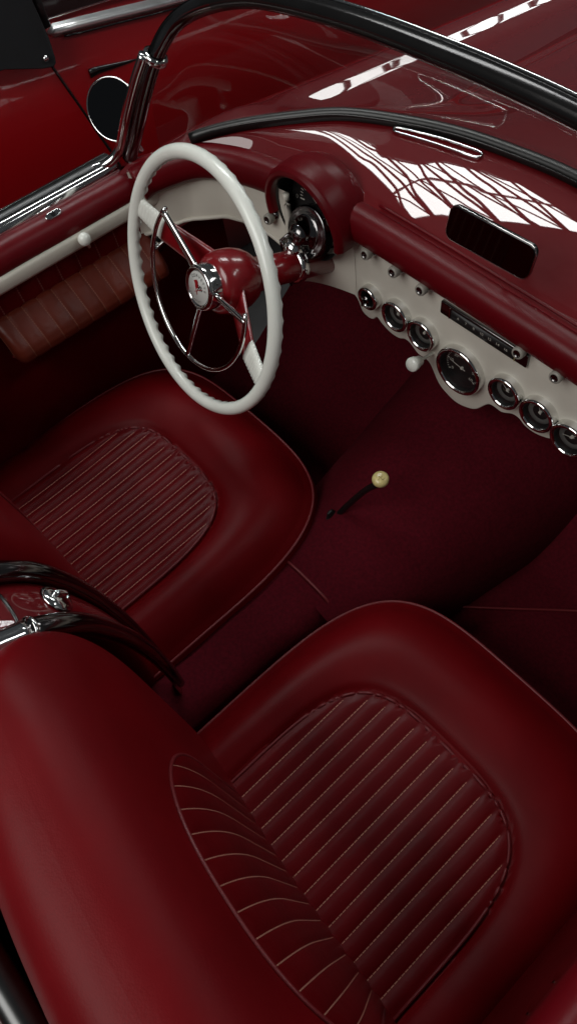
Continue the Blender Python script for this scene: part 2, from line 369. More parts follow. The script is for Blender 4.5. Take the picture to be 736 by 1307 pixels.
# --- driver's door (left) and passenger's door -----------------------
def make_door(side):
    def Q(x, y, z): return V(-side*x, y, z-.055*(y-.33))       # side = -1: left door; x given positive outwards
    ys = [-.34, -.10, .10, .25, .34, .45, .55, .64]
    # y runs along the door
    def rail(prof, name, m, y0=-.34, y1=.645, n=40, sub=None, wav=0):
        bm = bmesh.new()
        def f(u, v):
            y = lerp(y0, y1, u); k = v*(len(prof)-1); i = min(int(k), len(prof)-2); a, b = prof[i], prof[i+1]; t = k-i
            return Q(lerp(a[0], b[0], t), y, lerp(a[1], b[1], t)+wav*sin(y*31)*sin(y*13))
        grid(bm, f, n, len(prof)); return obj(name, bm, m, sub or d)
    d = rail([(.86, .10), (.872, .30), (.862, .45), (.835, .545), (.800, .600), (.765, .632), (.738, .646)], 'door', PAINT, sub=CAR)
    rail([(.746, .640), (.744, .652), (.739, .658), (.733, .659), (.728, .655), (.712, .654), (.708, .658), (.702, .658), (.696, .652), (.694, .640)], 'belt_molding', [CHROME], y1=.60)
    rail([(.7315, .6600), (.7260, .6625), (.7150, .6620), (.7095, .6590)], 'molding_channel', BLACKTRIM, y1=.60)
    rail([(.695, .640), (.689, .643), (.678, .644), (.667, .640), (.657, .631), (.651, .618), (.650, .606), (.653, .600)], 'door_cap', VINYL, wav=.0008, n=80)
    if side == 1: rail([(.655, .604), (.648, .601), (.645, .596), (.645, .578), (.648, .572), (.660, .571)], 'garnish_strip', DASHW)
    # pleated upper panel
    bm = bmesh.new(); np_ = 22
    def fp(u, v):
        y = lerp(-.34, .62, u); fr = (u*np_) % 1
        return Q(.668+.004*abs(2*fr-1)**6-.003, y, lerp(.572, .475, v))
    vs = grid(bm, fp, np_*8+1, 6); set_uv(bm, vs, lambda u, v: (u*np_, .001+v*.1)); obj('pleated_panel', bm, DOORS, d)
    # padded armrest
    bm = bmesh.new(); na = 11
    prof = [(.668, .515), (.660, .517), (.640, .502), (.622, .486), (.610, .473), (.604, .461), (.604, .449), (.610, .444), (.630, .440), (.650, .439), (.668, .438)]
    y0, y1 = .238, .600
    prof_l = [0]
    def fa(u, v):
        y = lerp(y0, y1, u); k = v*(len(prof)-1); i = min(int(k), len(prof)-2); t = k-i
        x = lerp(prof[i][0], prof[i+1][0], t); z = lerp(prof[i][1], prof[i+1][1], t)
        fr = (u*na) % 1; rib = 1-abs(2*fr-1)**5
        e = min(u, 1-u)/.05; s = sqrt(max(0, 1-(1-min(1, e))**2))
        x = lerp(.668, x, .55+.45*s); z = lerp(.468, z, .85+.15*s)
        cx, cz = .640, .465
        return Q(x+(x-cx)*.05*rib, y, z+(z-cz)*.06*rib)
    if side == 1:
        vs = grid(bm, fa, na*10+1, 31); set_uv(bm, vs, lambda u, v: (u*na, v*.30 if v < .86 else -1)); obj('armrest', bm, TANS, d)
        bm = bmesh.new(); tube(bm, [fa(u/24, .80)+V(side*.002, 0, -.001) for u in range(25)], .0026, 6); obj('armrest_piping', bm, PIPING, d)
    else: bm.free()
    # lower panel
    rail([(.667, .482), (.668, .40), (.672, .25), (.676, .0), (.68, -.05)], 'lower_panel', LEATHER_DARK, y1=.78)
    # latch button, glass-winder ball and inside handle
    bm = bmesh.new(); F = frame(Q(.6735, .440, .642), (side*.55, 0, .84), (0, 1, 0))
    prism(bm, F, [(a*.62, b) for a, b in rrect(.010, .016, .009)], -.002, .004)
    obj('latch_plate', bm, CHROME, d, bevel=.0015)
    bm = bmesh.new(); lathe(bm, F, [(.0045, .0042), (0, .0046)], 14); obj('latch_slot', bm, BLACK, d)
    bm = bmesh.new(); F = frame(Q(.632, .462, .598), (side*.35, -.2, .9))
    lathe(bm, F, [(0, .0125), (.005, .0118), (.0095, .008), (.0122, .002), (.0122, -.003), (.0095, -.009), (.005, -.012), (.0035, -.03), (0, -.03)], 24)
    obj('release_knob', bm, WHITE, d)
    bm = bmesh.new(); F = frame(Q(.650, .600, .492), (side, 0, .25))
    prism(bm, F, rrect(.052, .016, .006), -.012, .002)
    obj('handle_plate', bm, BLACK, d, bevel=.002)
    bm = bmesh.new(); tube(bm, catmull([F(-.035, -.002, .006), F(-.01, .0, .014), F(.02, .002, .012), F(.042, .003, .006)], 6), .0045, 8)
    lathe(bm, F, [(.010, .002), (.010, .008), (.006, .014), (0, .015)], 16)
    obj('inside_handle', bm, CHROME, d)
    return d
make_door(1)   # left: Q mirrors x to the negative side
make_door(-1)

# --- seats ------------------------------------------------------------
def make_seat(cx, dy, bdx, bdy, name='seat'):
    """cx, dy place the cushion; bdx, bdy shift the backrest"""
    HW, Y0, HF, N4 = .310, .10, .415, 3.9
    PW, PY0, PF, PN = (.193 if cx > 0 else .178), .06, .270, 3.8
    PX = 0.0 if cx > 0 else .015
    def Lo(x, y):
        a = abs(x)/HW
        b = (y-Y0)/HF if y > Y0 else (Y0-y)/.22
        n = N4 if y > Y0 else 6
        return (a**n+abs(b)**n)**(1/n)
    def Lp(x, y):
        a = abs(x-PX)/PW; b = max(0, (y-PY0))/PF
        return (a**PN+b**PN)**(1/PN)
    def zc(x, y):
        lp, lo = Lp(x, y), Lo(x, y)
        if lp <= 1: z = .262-.010*(1-lp)
        else:
            di, do = (lp-1)*.20, max(0, 1-lo)*.36
            q = di/(di+do+1e-6)
            z = .262+.016*sin(pi*min(1, q/.9))**1.0-.060*q**2.8
            z -= .008*exp(-(di/.009)**2)
        return z+.018*(y-.1)+.0015*sin(x*23+1)*sin(y*17)
    P = lambda x, y, z: V(cx+x, dy+y, z)
    def out(a):                                    # outline by angle about (0, .16)
        lo_, hi = 0, 1.2
        for _ in range(30):
            m = (lo_+hi)/2
            if Lo(m*cos(a), .16+m*sin(a)) < 1: lo_ = m
            else: hi = m
        return lo_
    NA = 220; R = [out(2*pi*k/NA) for k in range(NA)]
    # seat base (the part the rest hangs from)
    bm = bmesh.new()
    prism(bm, lambda x, y, z: P(x, y, z), [(R[k]*.86*cos(2*pi*k/NA), .16+R[k]*.86*sin(2*pi*k/NA)) for k in range(0, NA, 4)], .0, .10)
    root = obj(name, bm, LEATHER_DARK, CAR, smooth=False, bevel=.01)
    bm = bmesh.new(); NR = 74
    edge = lambda k: (R[k % NA]*cos(2*pi*(k % NA)/NA), .16+R[k % NA]*sin(2*pi*(k % NA)/NA))
    def fc(u, v):
        k = round(u*NA) % NA; a = 2*pi*k/NA; j = round(v*(NR+11))
        if j <= NR:
            t = (j/NR); t = 1-(1-t)**1.25; x, y = R[k]*t*cos(a), .16+R[k]*t*sin(a)
            return P(x, y, zc(x, y)-(.007*sm((1.0-Lp(x, y))/.05) if y < .4 else 0))
        w = (j-NR)/11; ex, ey = edge(k); ze = zc(ex, ey)
        nx, ny = cos(a), sin(a)
        o_ = .014*sin(pi*min(1, w*1.15))-.030*w*w
        return P(ex+nx*o_, ey+ny*o_, lerp(ze-.004, .075, w))
    grid(bm, fc, NA, NR+12, cu=True)
    obj('cushion', bm, LEATHER, root)
    bm = bmesh.new(); tube(bm, [P(*edge(k), zc(*edge(k))+.0005) for k in range(NA)], .0030, 8, True); obj('cushion_piping', bm, PIPING, root)
    # pleated cushion panel
    NP = 14; sub = 10
    def pan_y(x): return PY0+PF*(max(0, 1-(abs(x-PX)/PW)**PN))**(1/PN)
    yb = -.06
    def pz(x, y):
        e = 1-Lp(x, y); f = ((x-PX+PW)/(2*PW)*NP) % 1
        rib = (1-abs(2*f-1)**2.2)
        k = min(1, max(0, e)/.06)
        return zc(x, y)+(.0030*rib+.0002)*k+.0006*(1-k)
    bm = bmesh.new()
    def fpp(u, v):
        x = PX+lerp(-PW, PW, u)*.9995; y = lerp(yb, pan_y(x), v); return P(x, y, pz(x, y))
    vs = grid(bm, fpp, NP*sub+1, 70)
    set_uv(bm, vs, lambda u, v: (u*NP, v*(pan_y(PX+lerp(-PW, PW, u))-yb) if (v < .96 and .03 < u < .97) else -1)); obj('pleated_cushion_panel', bm, PLEATS, root)
    bm = bmesh.new(); pts = []
    for k in range(121):
        a = pi*k/120; c_, s_ = cos(a), sin(a)
        x = PX+PW*math.copysign(abs(c_)**(2/PN), c_); y = PY0+PF*abs(s_)**(2/PN)
        pts.append(P(x, y, zc(x, y)+.0012))
    pts = [P(PX+PW, -.06, zc(PX+PW, -.06))]+pts+[P(PX-PW, -.06, zc(PX-PW, -.06))]
    tube(bm, pts, .0025, 8); obj('panel_piping', bm, PIPING, root)
    # backrest: a pillow with rounded shoulders
    BX, BY, NB = .334, .108, 3.6
    Z0, Z1, ZT, MB_ = .16, .54, .835, 2.6
    def yc(z): return bdy-.080-.012*max(0, z-.3)
    def wrap(x): return -.085*x*(1 if cx > 0 else -1)+.030*min(1.0, abs(x)/BX)**2
    def ktop(z):
        if z <= Z1: return 1.0
        return max(0, 1-((z-Z1)/(ZT-Z1))**MB_)**(1/MB_)
    def prof(t):                                   # t 0..1 bottom to crown -> (k, z)
        if t < .45: return 1.0, lerp(Z0, Z1, t/.45)
        ph = (t-.45)/.55*pi/2
        return max(0, cos(ph))**(2/MB_), Z1+(ZT-Z1)*sin(ph)**(2/MB_)
    def front(x, k):                               # half depth at x for section scale k
        kx = .64+.36*k**.9                         # the shoulders draw in less than the depth
        a = abs(x)/(BX*kx)
        return BY*k*max(0, 1-a**NB)**(1/NB)
    bm = bmesh.new(); NA2, NT = 180, 72
    def fb(u, v):
        a = 2*pi*u; k, z = prof(v); kx = .64+.36*k**.9 if v < 1 else .64
        c_, s_ = cos(a), sin(a)
        x = BX*kx*math.copysign(abs(c_)**(2/NB), c_)*(1 if v < 1 else 1); y = BY*k*math.copysign(abs(s_)**(2/NB), s_)
        return P(bdx+x, yc(z)+y+wrap(x), z-.012*(abs(x)/BX)**2)
    grid(bm, fb, NA2, NT, cu=True)
    obj('backrest', bm, LEATHER, root)
    # pleated panel laid into its front face, arched at the top
    BPW, BPX = .168, .034 if cx > 0 else 0.0
    def fs(x, t, lift=0):
        k, z = prof(t); f_ = front(x, k)
        e = .01; k2, z2 = prof(min(.999, t+e)); k1, z1 = prof(t-e)
        dy_, dz_ = front(x, k2)+yc(z2)-front(x, k1)-yc(z1), z2-z1
        n = Vector((0, dz_, -dy_)).normalized()
        return P(bdx+x, yc(z)+f_+wrap(x), z-.012*(abs(x)/BX)**2)+n*lift
    def ttop(x): return .44+.275*max(0, 1-(abs(x-BPX)/BPW)**2.6)**(1/2.6)
    def lift(x, t):
        f = ((x-BPX+BPW)/(2*BPW)*13) % 1; rib = 1-abs(2*f-1)**2.4
        e = min(1, max(0, (ttop(x)-t)/.03))*min(1, (BPW-abs(x-BPX))/.006)
        return .0010+.0030*rib*e
    bm = bmesh.new()
    def fbp(u, v):
        x = BPX+lerp(-BPW, BPW, u)*.9995; t = lerp(.18, ttop(x), v); return fs(x, t, lift(x, t))
    vs = grid(bm, fbp, 13*sub+1, 60); set_uv(bm, vs, lambda u, v: (u*13, v*.55 if (v < .985 and .03 < u < .97) else -1)); obj('pleated_back_panel', bm, PLEATS, root)
    bm = bmesh.new()
    pts = []
    for k in range(101):
        a = pi*k/100; x = BPX+BPW*math.copysign(abs(cos(a))**(2/2.6), cos(a)); t = .44+.275*abs(sin(a))**(2/2.6)
        pts.append(fs(x, t, .001))
    pts = [fs(BPX+BPW, .2, .001)]+pts+[fs(BPX-BPW, .2, .001)]
    tube(bm, pts, .0022, 6); obj('back_panel_piping', bm, PIPING, root)
    return root
make_seat(.400, 0.0, -.028, .0)
make_seat(-.355, .045, -.014, -.022)

# --- floor, tunnel, bulkhead -----------------------------------------
bm = bmesh.new()
def ffl(u, v):
    x = lerp(-.68, .68, u); y = lerp(-.32, 1.25, v)
    z = 0
    if y > .80: z = (y-.80)*.75
    return V(x, y, z+.004*sin(x*9)*sin(y*7))
grid(bm, ffl, 60, 80); obj('floor_carpet', bm, CARPET, CAR)
def tun(x0, y0, y1, w0, w1, h0, h1, name, m, nx=40, ny=50, pw=4):
    bm = bmesh.new()
    def f(u, v):
        y = lerp(y0, y1, v); w = lerp(w0, w1, v); h = lerp(h0, h1, v); a = pi*u; c_, s_ = cos(a), sin(a)
        return V(x0+w*math.copysign(abs(c_)**(2/pw), c_), y, h*abs(s_)**(2/pw)+.0015*sin(y*40+u*9))
    grid(bm, f, nx, ny); return obj(name, bm, m, CAR)
t1 = tun(0, .36, 1.20, .165, .300, .190, .30, 'transmission_tunnel', CARPET, pw=2.3)
tun(0, -.10, .385, .066, .085, .195, .192, 'tunnel_cushion', CARPET, pw=4)
bm = bmesh.new()
tube(bm, [V(.088*math.copysign(abs(cos(a))**.5, cos(a)), .385, .195*abs(sin(a))**.5+.001) for a in [pi*k/40 for k in range(41)]], .003, 6)
obj('carpet_binding', bm, PIPING, t1)
bm = bmesh.new()
tube(bm, [V(.10, .46, .168), V(.115, .58, .175), V(.125, .68, .185)], .0016, 6); obj('carpet_seam', bm, CARPET, t1)
bm = bmesh.new(); tube(bm, catmull([V(.13, .55, .006), V(.25, .66, .008), V(.40, .80, .010), V(.6, .92, .1)], 8), .003, 6); obj('mat_edge', bm, PIPING, CAR)
bm = bmesh.new(); grid(bm, lambda u, v: V(lerp(-.54, .54, u), 1.16+.03*v, lerp(-.02, .50, v)), 8, 8); obj('bulkhead', bm, CARPET, CAR)
bm = bmesh.new(); grid(bm, lambda u, v: V(lerp(-.70, .70, u), -.24-.05*v, lerp(-.02, .62, v)), 8, 8); obj('rear_bulkhead', bm, CARPET, CAR)
# --- gear lever -------------------------------------------------------
bm = bmesh.new(); tube(bm, catmull([V(-.056, .520, .190), V(-.042, .535, .228), V(-.014, .562, .290), V(.006, .578, .318)], 8), .0065, 10)
gl_ = obj('gear_lever', bm, BLACK, CAR)
FK = frame((.009, .580, .332), (.12, -.18, 1), (0, 1, 0))
bm = bmesh.new(); lathe(bm, FK, [(0, .013), (.008, .0125), (.0135, .010), (.0155, .006), (.0155, .002), (.013, -.004), (.009, -.008), (.0085, -.018), (0, -.018)], 28)
obj('gear_knob', bm, KNOBY, gl_)
bm = bmesh.new()
K = lambda x, y: FK(x, y, .0134-.25*(x*x+y*y)/.0135)
for q in (((-.006, -.005), (-.006, .005)), ((0, -.005), (0, .005)), ((-.006, 0), (.006, 0)), ((.006, 0), (.006, .005))):
    tube(bm, [K(*q[0]), K(*q[1])], .00045, 4)
text_into(bm, 'R', .004, lambda x, y: K(-.006+x, .0078+y)); text_into(bm, '2', .004, lambda x, y: K(.0+x, .0078+y))
text_into(bm, '1', .004, lambda x, y: K(-.006+x, -.0078+y)); text_into(bm, '3', .004, lambda x, y: K(.0+x, -.0078+y))
obj('shift_pattern', bm, KNOBMARK, gl_, smooth=False)
bm = bmesh.new(); lathe(bm, (lambda F: (lambda a, b, c=0: F(a*.36, b*.8, c*.6)))(frame((-.060, .512, .194), (-.12, -.08, 1), (0, 1, 0))), [(.030, -.01), (.030, .006), (.026, .010), (.016, .014), (.011, .026), (.009, .036), (0, .037)], 28); obj('gear_boot', bm, BLACKTRIM, gl_)

# --- steering wheel -----------------------------------------------------
WC = V(-.343, .513, .617); an, bn = .373, -.069
WN = V(sin(bn)*cos(an), -cos(an)*cos(bn), sin(an)); W1 = V(cos(bn), sin(bn), 0); W2 = WN.cross(W1)
FW = lambda a, b, c=0: WC+W1*a+W2*b+WN*c
RW = .2055
bm = bmesh.new(); NW, NT = 432, 22
def frim(u, v):
    a = 2*pi*u; t = 2*pi*v
    # finger grips: scallops on the far side of the rim
    g = max(0, cos(t-radians(258)))**1.5
    r = .0114+.0010*g-.0046*g*abs(cos(a*27))**1.5
    return FW((RW+r*cos(t))*cos(a), (RW+r*cos(t))*sin(a), r*sin(t)*1.05)
grid(bm, frim, NW, NT, True, True)
SW = obj('steering_wheel', bm, WHITE, CAR)
def spoke(ang):
    ca, sa = cos(radians(ang)), sin(radians(ang))
    S = lambda r, w, h: FW(r*ca-w*sa, r*sa+w*ca, h)
    def part(r0, r1, w0, w1, h0, h1, th, m, name, ribs=0):
        bm = bmesh.new(); n = 60
        pr = [(-1, 0), (-.8, .8), (-.3, 1), (.3, 1), (.8, .8), (1, 0), (.8, -.8), (-.8, -.8)]
        def f(u, v):
            r = lerp(r0, r1, u); w = lerp(w0, w1, u); h = lerp(h0, h1, u); k = pr[round(v*8) % 8]
            rb = -.0009*(.5+.5*cos(u*ribs*2*pi)) if ribs else 0
            return S(r, w*k[0], h+(th+rb)*k[1])
        vs = grid(bm, f, n, 8, cv=True)
        bm.faces.new([x for x in vs[0]]); bm.faces.new([x for x in vs[-1]])
        obj(name, bm, m, SW)
    part(.030, .140, .030, .0235, -.060, -.014, .0055, COLPAINT, 'spoke')
    part(.136, .198, .0238, .0190, -.0150, -.002, .0060, WHITE, 'spoke_end', 9)
spoke(166); spoke(-17)
# red bell behind the hub
bm = bmesh.new(); FH = frame(WC, WN, W2)
lathe(bm, FH, [(0, -.022), (.041, -.024), (.049, -.032), (.0535, -.048), (.0535, -.068), (.050, -.086), (.043, -.100), (.034, -.110), (.030, -.116), (.0295, -.13), (0, -.13)], 56); obj('wheel_bell', bm, COLPAINT, SW)
bm = bmesh.new()
FHB = FH; FH = lambda a, b, c=0: FHB(a, b, c-.034)
lathe(bm, FH, [(.037, -.002), (.0385, .006), (.0385, .030), (.0365, .0345), (.0335, .036), (.0305, .0350), (.0290, .033), (0, .033)], 56); obj('hub', bm, CHROME, SW)
# emblem: crossed flags under an arc of letters
bm = bmesh.new(); lathe(bm, FH, [(.0282, .0335), (.0278, .0342), (0, .0352)], 48); obj('emblem', bm, EMB, SW)
er = radians(-14)
E2 = lambda x, y: FH(x*cos(er)-y*sin(er), x*sin(er)+y*cos(er), .0358)
bm = bmesh.new()
def arctext(bm, s, R_, size, a0, a1, flip=False):
    for i, ch in enumerate(s):
        a = radians(lerp(a0, a1, i/(len(s)-1))); rot = a-pi/2 if not flip else a+pi/2
        text_into(bm, ch, size, lambda x, y: E2(R_*cos(a)+x*cos(rot)-y*sin(rot), R_*sin(a)+x*sin(rot)+y*cos(rot)))
arctext(bm, 'CORVETTE', .0215, .0072, 152, 28); arctext(bm, 'CHEVROLET', .0222, .0042, 222, 318, True)
def flag(o, ang, w, h, m=None):
    c_, s_ = cos(ang), sin(ang)
    return lambda x, y: E2(o[0]+x*c_-(y+.0012*sin(x/w*6))*s_, o[1]+x*s_+(y+.0012*sin(x/w*6))*c_)
fl = flag((.002, -.002), radians(38), .012, .008)
for i in range(5):
    for j in range(4):
        if (i+j) % 2 == 0:
            q = [bm.verts.new(fl(i*.0026+a*.0026, -.001+j*.0024+b*.0024)) for a, b in ((0, 0), (1, 0), (1, 1), (0, 1))]; bm.faces.new(q)
obj('emblem_lettering', bm, BLACK, SW, smooth=False)
bm = bmesh.new(); fr_ = flag((-.002, -.002), radians(142), .012, .008)
grid(bm, lambda u, v: fr_(u*.0135, -.0085+v*.0095), 8, 3)
for sgn in (-1, 1): tube(bm, [E2(sgn*-.004, -.010), E2(sgn*.012, .008)], .0006, 4)
obj('emblem_flag', bm, EMBRED, SW, smooth=False)
# horn ring: chrome arc carried by three bars
def arc(a0, a1, R_, h, n=60): return [FW(R_*cos(radians(lerp(a0, a1, k/n))), R_*sin(radians(lerp(a0, a1, k/n))), h) for k in range(n+1)]
bm = bmesh.new(); tube(bm, arc(140, 374, .136, .004), .0040, 10)
obj('horn_ring', bm, CHROME, SW)
bm = bmesh.new()
def hbar(ang, r0, r1, w0, w1):
    F = lambda r, w, h: FW(r*cos(radians(ang))-w*sin(radians(ang)), r*sin(radians(ang))+w*cos(radians(ang)), h)
    pr = [(-1, 0), (-.5, .9), (.5, .9), (1, 0), (0, -.8)]
    vs = grid(bm, lambda u, v: F(lerp(r0, r1, u), lerp(w0, w1, u)*pr[round(v*5) % 5][0], lerp(-.012, .004, u)+.005*pr[round(v*5) % 5][1]), 12, 5, cv=True)
    bm.faces.new(vs[0]); bm.faces.new(vs[-1])
for a_, w0, w1 in ((144, .011, .008), (-92, .006, .005), (8, .006, .006)): hbar(a_, .030, .138, w0, w1)
obj('horn_bar', bm, CHROME, SW)
# column
bm = bmesh.new(); tube(bm, [WC-WN*.11, WC-WN*.18, WC-WN*.30], .0275, 28)
sc = obj('steering_column', bm, COLPAINT, CAR)
bm = bmesh.new(); F = frame(WC-WN*.205, WN); lathe(bm, F, [(.026, -.014), (.0315, -.012), (.033, -.004), (.0315, .004), (.027, .006)], 32); obj('column_ring', bm, CHROME, sc)

# --- dashboard --------------------------------------------------------
YD = .785
FD = frame((0, YD, 0), (0, -1, 0))          # a = x, b = z, c = towards the driver
half = [(.022, .362), (.045, .376), (.066, .408), (.078, .415), (.098, .415), (.118, .428), (.132, .429), (.146, .421), (.168, .420), (.190, .428), (.203, .436), (.213, .424), (.226, .420), (.243, .426)]
low = [(-.335, .455), (-.313, .457), (-.281, .459), (-.256, .450)]+[(-x, z) for x, z in reversed(half)]+[(0, .357)]+half+[(.275, .452), (.32, .462), (.48, .47), (.60, .47)]
low = [(p.x, p.y) for p in catmull([V(x, z, 0) for x, z in low], 4)]
outl = low+[(.62, .640), (-.27, .632), (-.315, .622), (-.330, .570)]
bm = bmesh.new(); prism(bm, FD, outl, -.03, 0)
dash = obj('dashboard', bm, DASHW, CAR, smooth=True, bevel=.005)
# cheek that curves forward to the column, with chrome edge
bm = bmesh.new()
ck = catmull([V(-.335, .700, .585), V(-.325, .715, .612), V(-.300, .735, .630)], 6)
def fck(u, v):                               # u from column edge to the panel, v from top to bottom
    y = lerp(.700, YD-.001, u**.7); x = lerp(-.352, -.255, u**1.5); zt = lerp(.588, .640, u); zb = lerp(.445, .459, u)
    x -= .030*v*(1-u)
    return V(x, y+.03*v*(1-u), lerp(zt, zb, v))
grid(bm, fck, 24, 16)
obj('column_cheek', bm, DASHW, dash)
bm = bmesh.new(); tube(bm, [fck(0, k/12) for k in range(13)], .0032, 8); tube(bm, [fck(k/10, 0) for k in range(9)], .0026, 8)
obj('cheek_trim', bm, DCHROME, dash)
# left wing of the dash, sweeping round to the door
bm = bmesh.new()
def fwing(u, v):
    x = lerp(-.665, -.392, u); y = interp(x, [-.665, -.62, -.55, -.392], [.60, .69, .735, .755])
    zb = interp(x, [-.665, -.60, -.50, -.43, -.392], [.500, .512, .535, .535, .520]); zt = .635
    return V(x, y+.02*v*(1-v)-.015*(1-v), lerp(zb, zt, v))
grid(bm, fwing, 30, 12); wing = obj('dash_wing', bm, DASHW, dash)
bm = bmesh.new(); tube(bm, [fwing(1, k/10)+V(.004, -.004, 0) for k in range(11)], .006, 8); tube(bm, [fwing(k/20, 0) for k in range(21)], .004, 8); obj('wing_edge', bm, DASHW, dash)
# padded roll
padp = catmull([V(-.652, .605, .610), V(-.645, .640, .616), (-.600, .705, .628), V(-.540, .742, .630), V(-.470, .762, .632), V(-.38, .776, .632), V(-.28, .782, .632), V(-.1, .786, .630), V(.2, .784, .628), V(.40, .775, .628), V(.55, .735, .626), V(.645, .64, .616), V(.652, .605, .610)], 12)
PADP = [(x*.9, y*.9) for x, y in ((.026, .026), (.000, .034), (-.022, .030), (-.034, .016), (-.036, -.004), (-.030, -.022), (-.016, -.034), (.004, -.036), (.026, -.030))][::-1]
for nm, sel in (('dash_pad', [p for p in padp if p.x > -.285]), ('dash_pad', [p for p in padp if p.x < -.412])):
    bm = bmesh.new(); sweep(bm, sel, PADP); obj(nm, bm, VINYL, dash, subsurf=1)
bm = bmesh.new(); tube(bm, [p+V(0, .026, .030) for p in padp if p.x > -.22 and p.y > .73], .0028, 6); obj('pad_piping', bm, VINYL, dash)
# instrument hood over the column
HC = V(-.333, .742, .613)
bm = bmesh.new()
pr = [(.079, .03), (.079, 0), (.081, -.007), (.086, -.011), (.093, -.009), (.098, -.001), (.099, .014), (.099, .034), (.095, .056), (.085, .076), (.062, .088)]
def fhd(u, v):
    a = pi*lerp(-.05, 1.08, u); k = v*(len(pr)-1); i = min(int(k), len(pr)-2); t = k-i
    r, y = lerp(pr[i][0], pr[i+1][0], t), lerp(pr[i][1], pr[i+1][1], t)
    return V(HC.x+r*cos(a), HC.y+y, HC.z+r*sin(a)*1.00-.06*max(0, y-.03))
grid(bm, fhd, 60, 41); obj('instrument_hood', bm, VINYL, dash)
bm = bmesh.new()
grid(bm, lambda u, v: V(HC.x+.0785*cos(2*pi*u), HC.y+.004+.05*v, HC.z+.0785*sin(2*pi*u)), 48, 6, cu=True)
lathe(bm, frame(HC+V(0, .054, 0), (0, -1, .0)), [(.0785, 0), (0, 0)], 48); obj('hood_lining', bm, DIAL, dash)
# speedometer inside the hood
FSP = frame(HC+V(0, .040, .004), (0, -1, .18))
bm = bmesh.new(); lathe(bm, FSP, [(.072, -.004), (.072, .002), (.069, .004), (.067, .001), (0, .001)], 48); sp = obj('speedometer', bm, DIAL, CAR)
bm = bmesh.new()
for i in range(29):
    a = radians(lerp(186, -6, i/28)); r0 = .046 if i % 4 else .041
    w = .0011 if i % 4 == 0 else .0006; c_, s_ = cos(a), sin(a)
    prism(bm, FSP, [(r0*c_-w*s_, r0*s_+w*c_), (.052*c_-w*s_, .052*s_+w*c_), (.052*c_+w*s_, .052*s_-w*c_), (r0*c_+w*s_, r0*s_-w*c_)], .0012, .0018)
for i in range(8):
    a = radians(lerp(186, -6, i/7)); text_into(bm, str(20*i), .0115, lambda x, y: FSP(.0605*cos(a)+x, .0605*sin(a)+y, .0018))
obj('speed_scale', bm, DIALW, sp, smooth=False)
bm = bmesh.new(); a = radians(150); prism(bm, FSP, [(.0015, -.001), (.0015*cos(a)+.05*cos(a), .05*sin(a)), (-.0015, .001)], .003, .0038); lathe(bm, FSP, [(.006, .001), (.005, .005), (0, .006)], 16); obj('speed_needle', bm, DIALW, sp, smooth=False)
# chrome column clamp rings below the speedometer
bm = bmesh.new(); F = frame((-.330, .742, .590), (0.05, -1, .45))
lathe(bm, F, [(.046, -.02), (.046, .0), (.042, .004), (.039, .001), (.036, .006), (.032, .002), (.029, .008), (.022, .010), (.021, .022), (.017, .030), (.008, .034), (0, .035)], 40)
obj('column_bezel', bm, DCHROME, sc)
bm = bmesh.new(); F = frame((-.338, .715, .568), (0, -1, .5)); lathe(bm, F, [(.019, -.03), (.021, 0), (.018, .012), (.010, .018), (0, .020)], 28); obj('clamp_dome', bm, CHROME, sc)

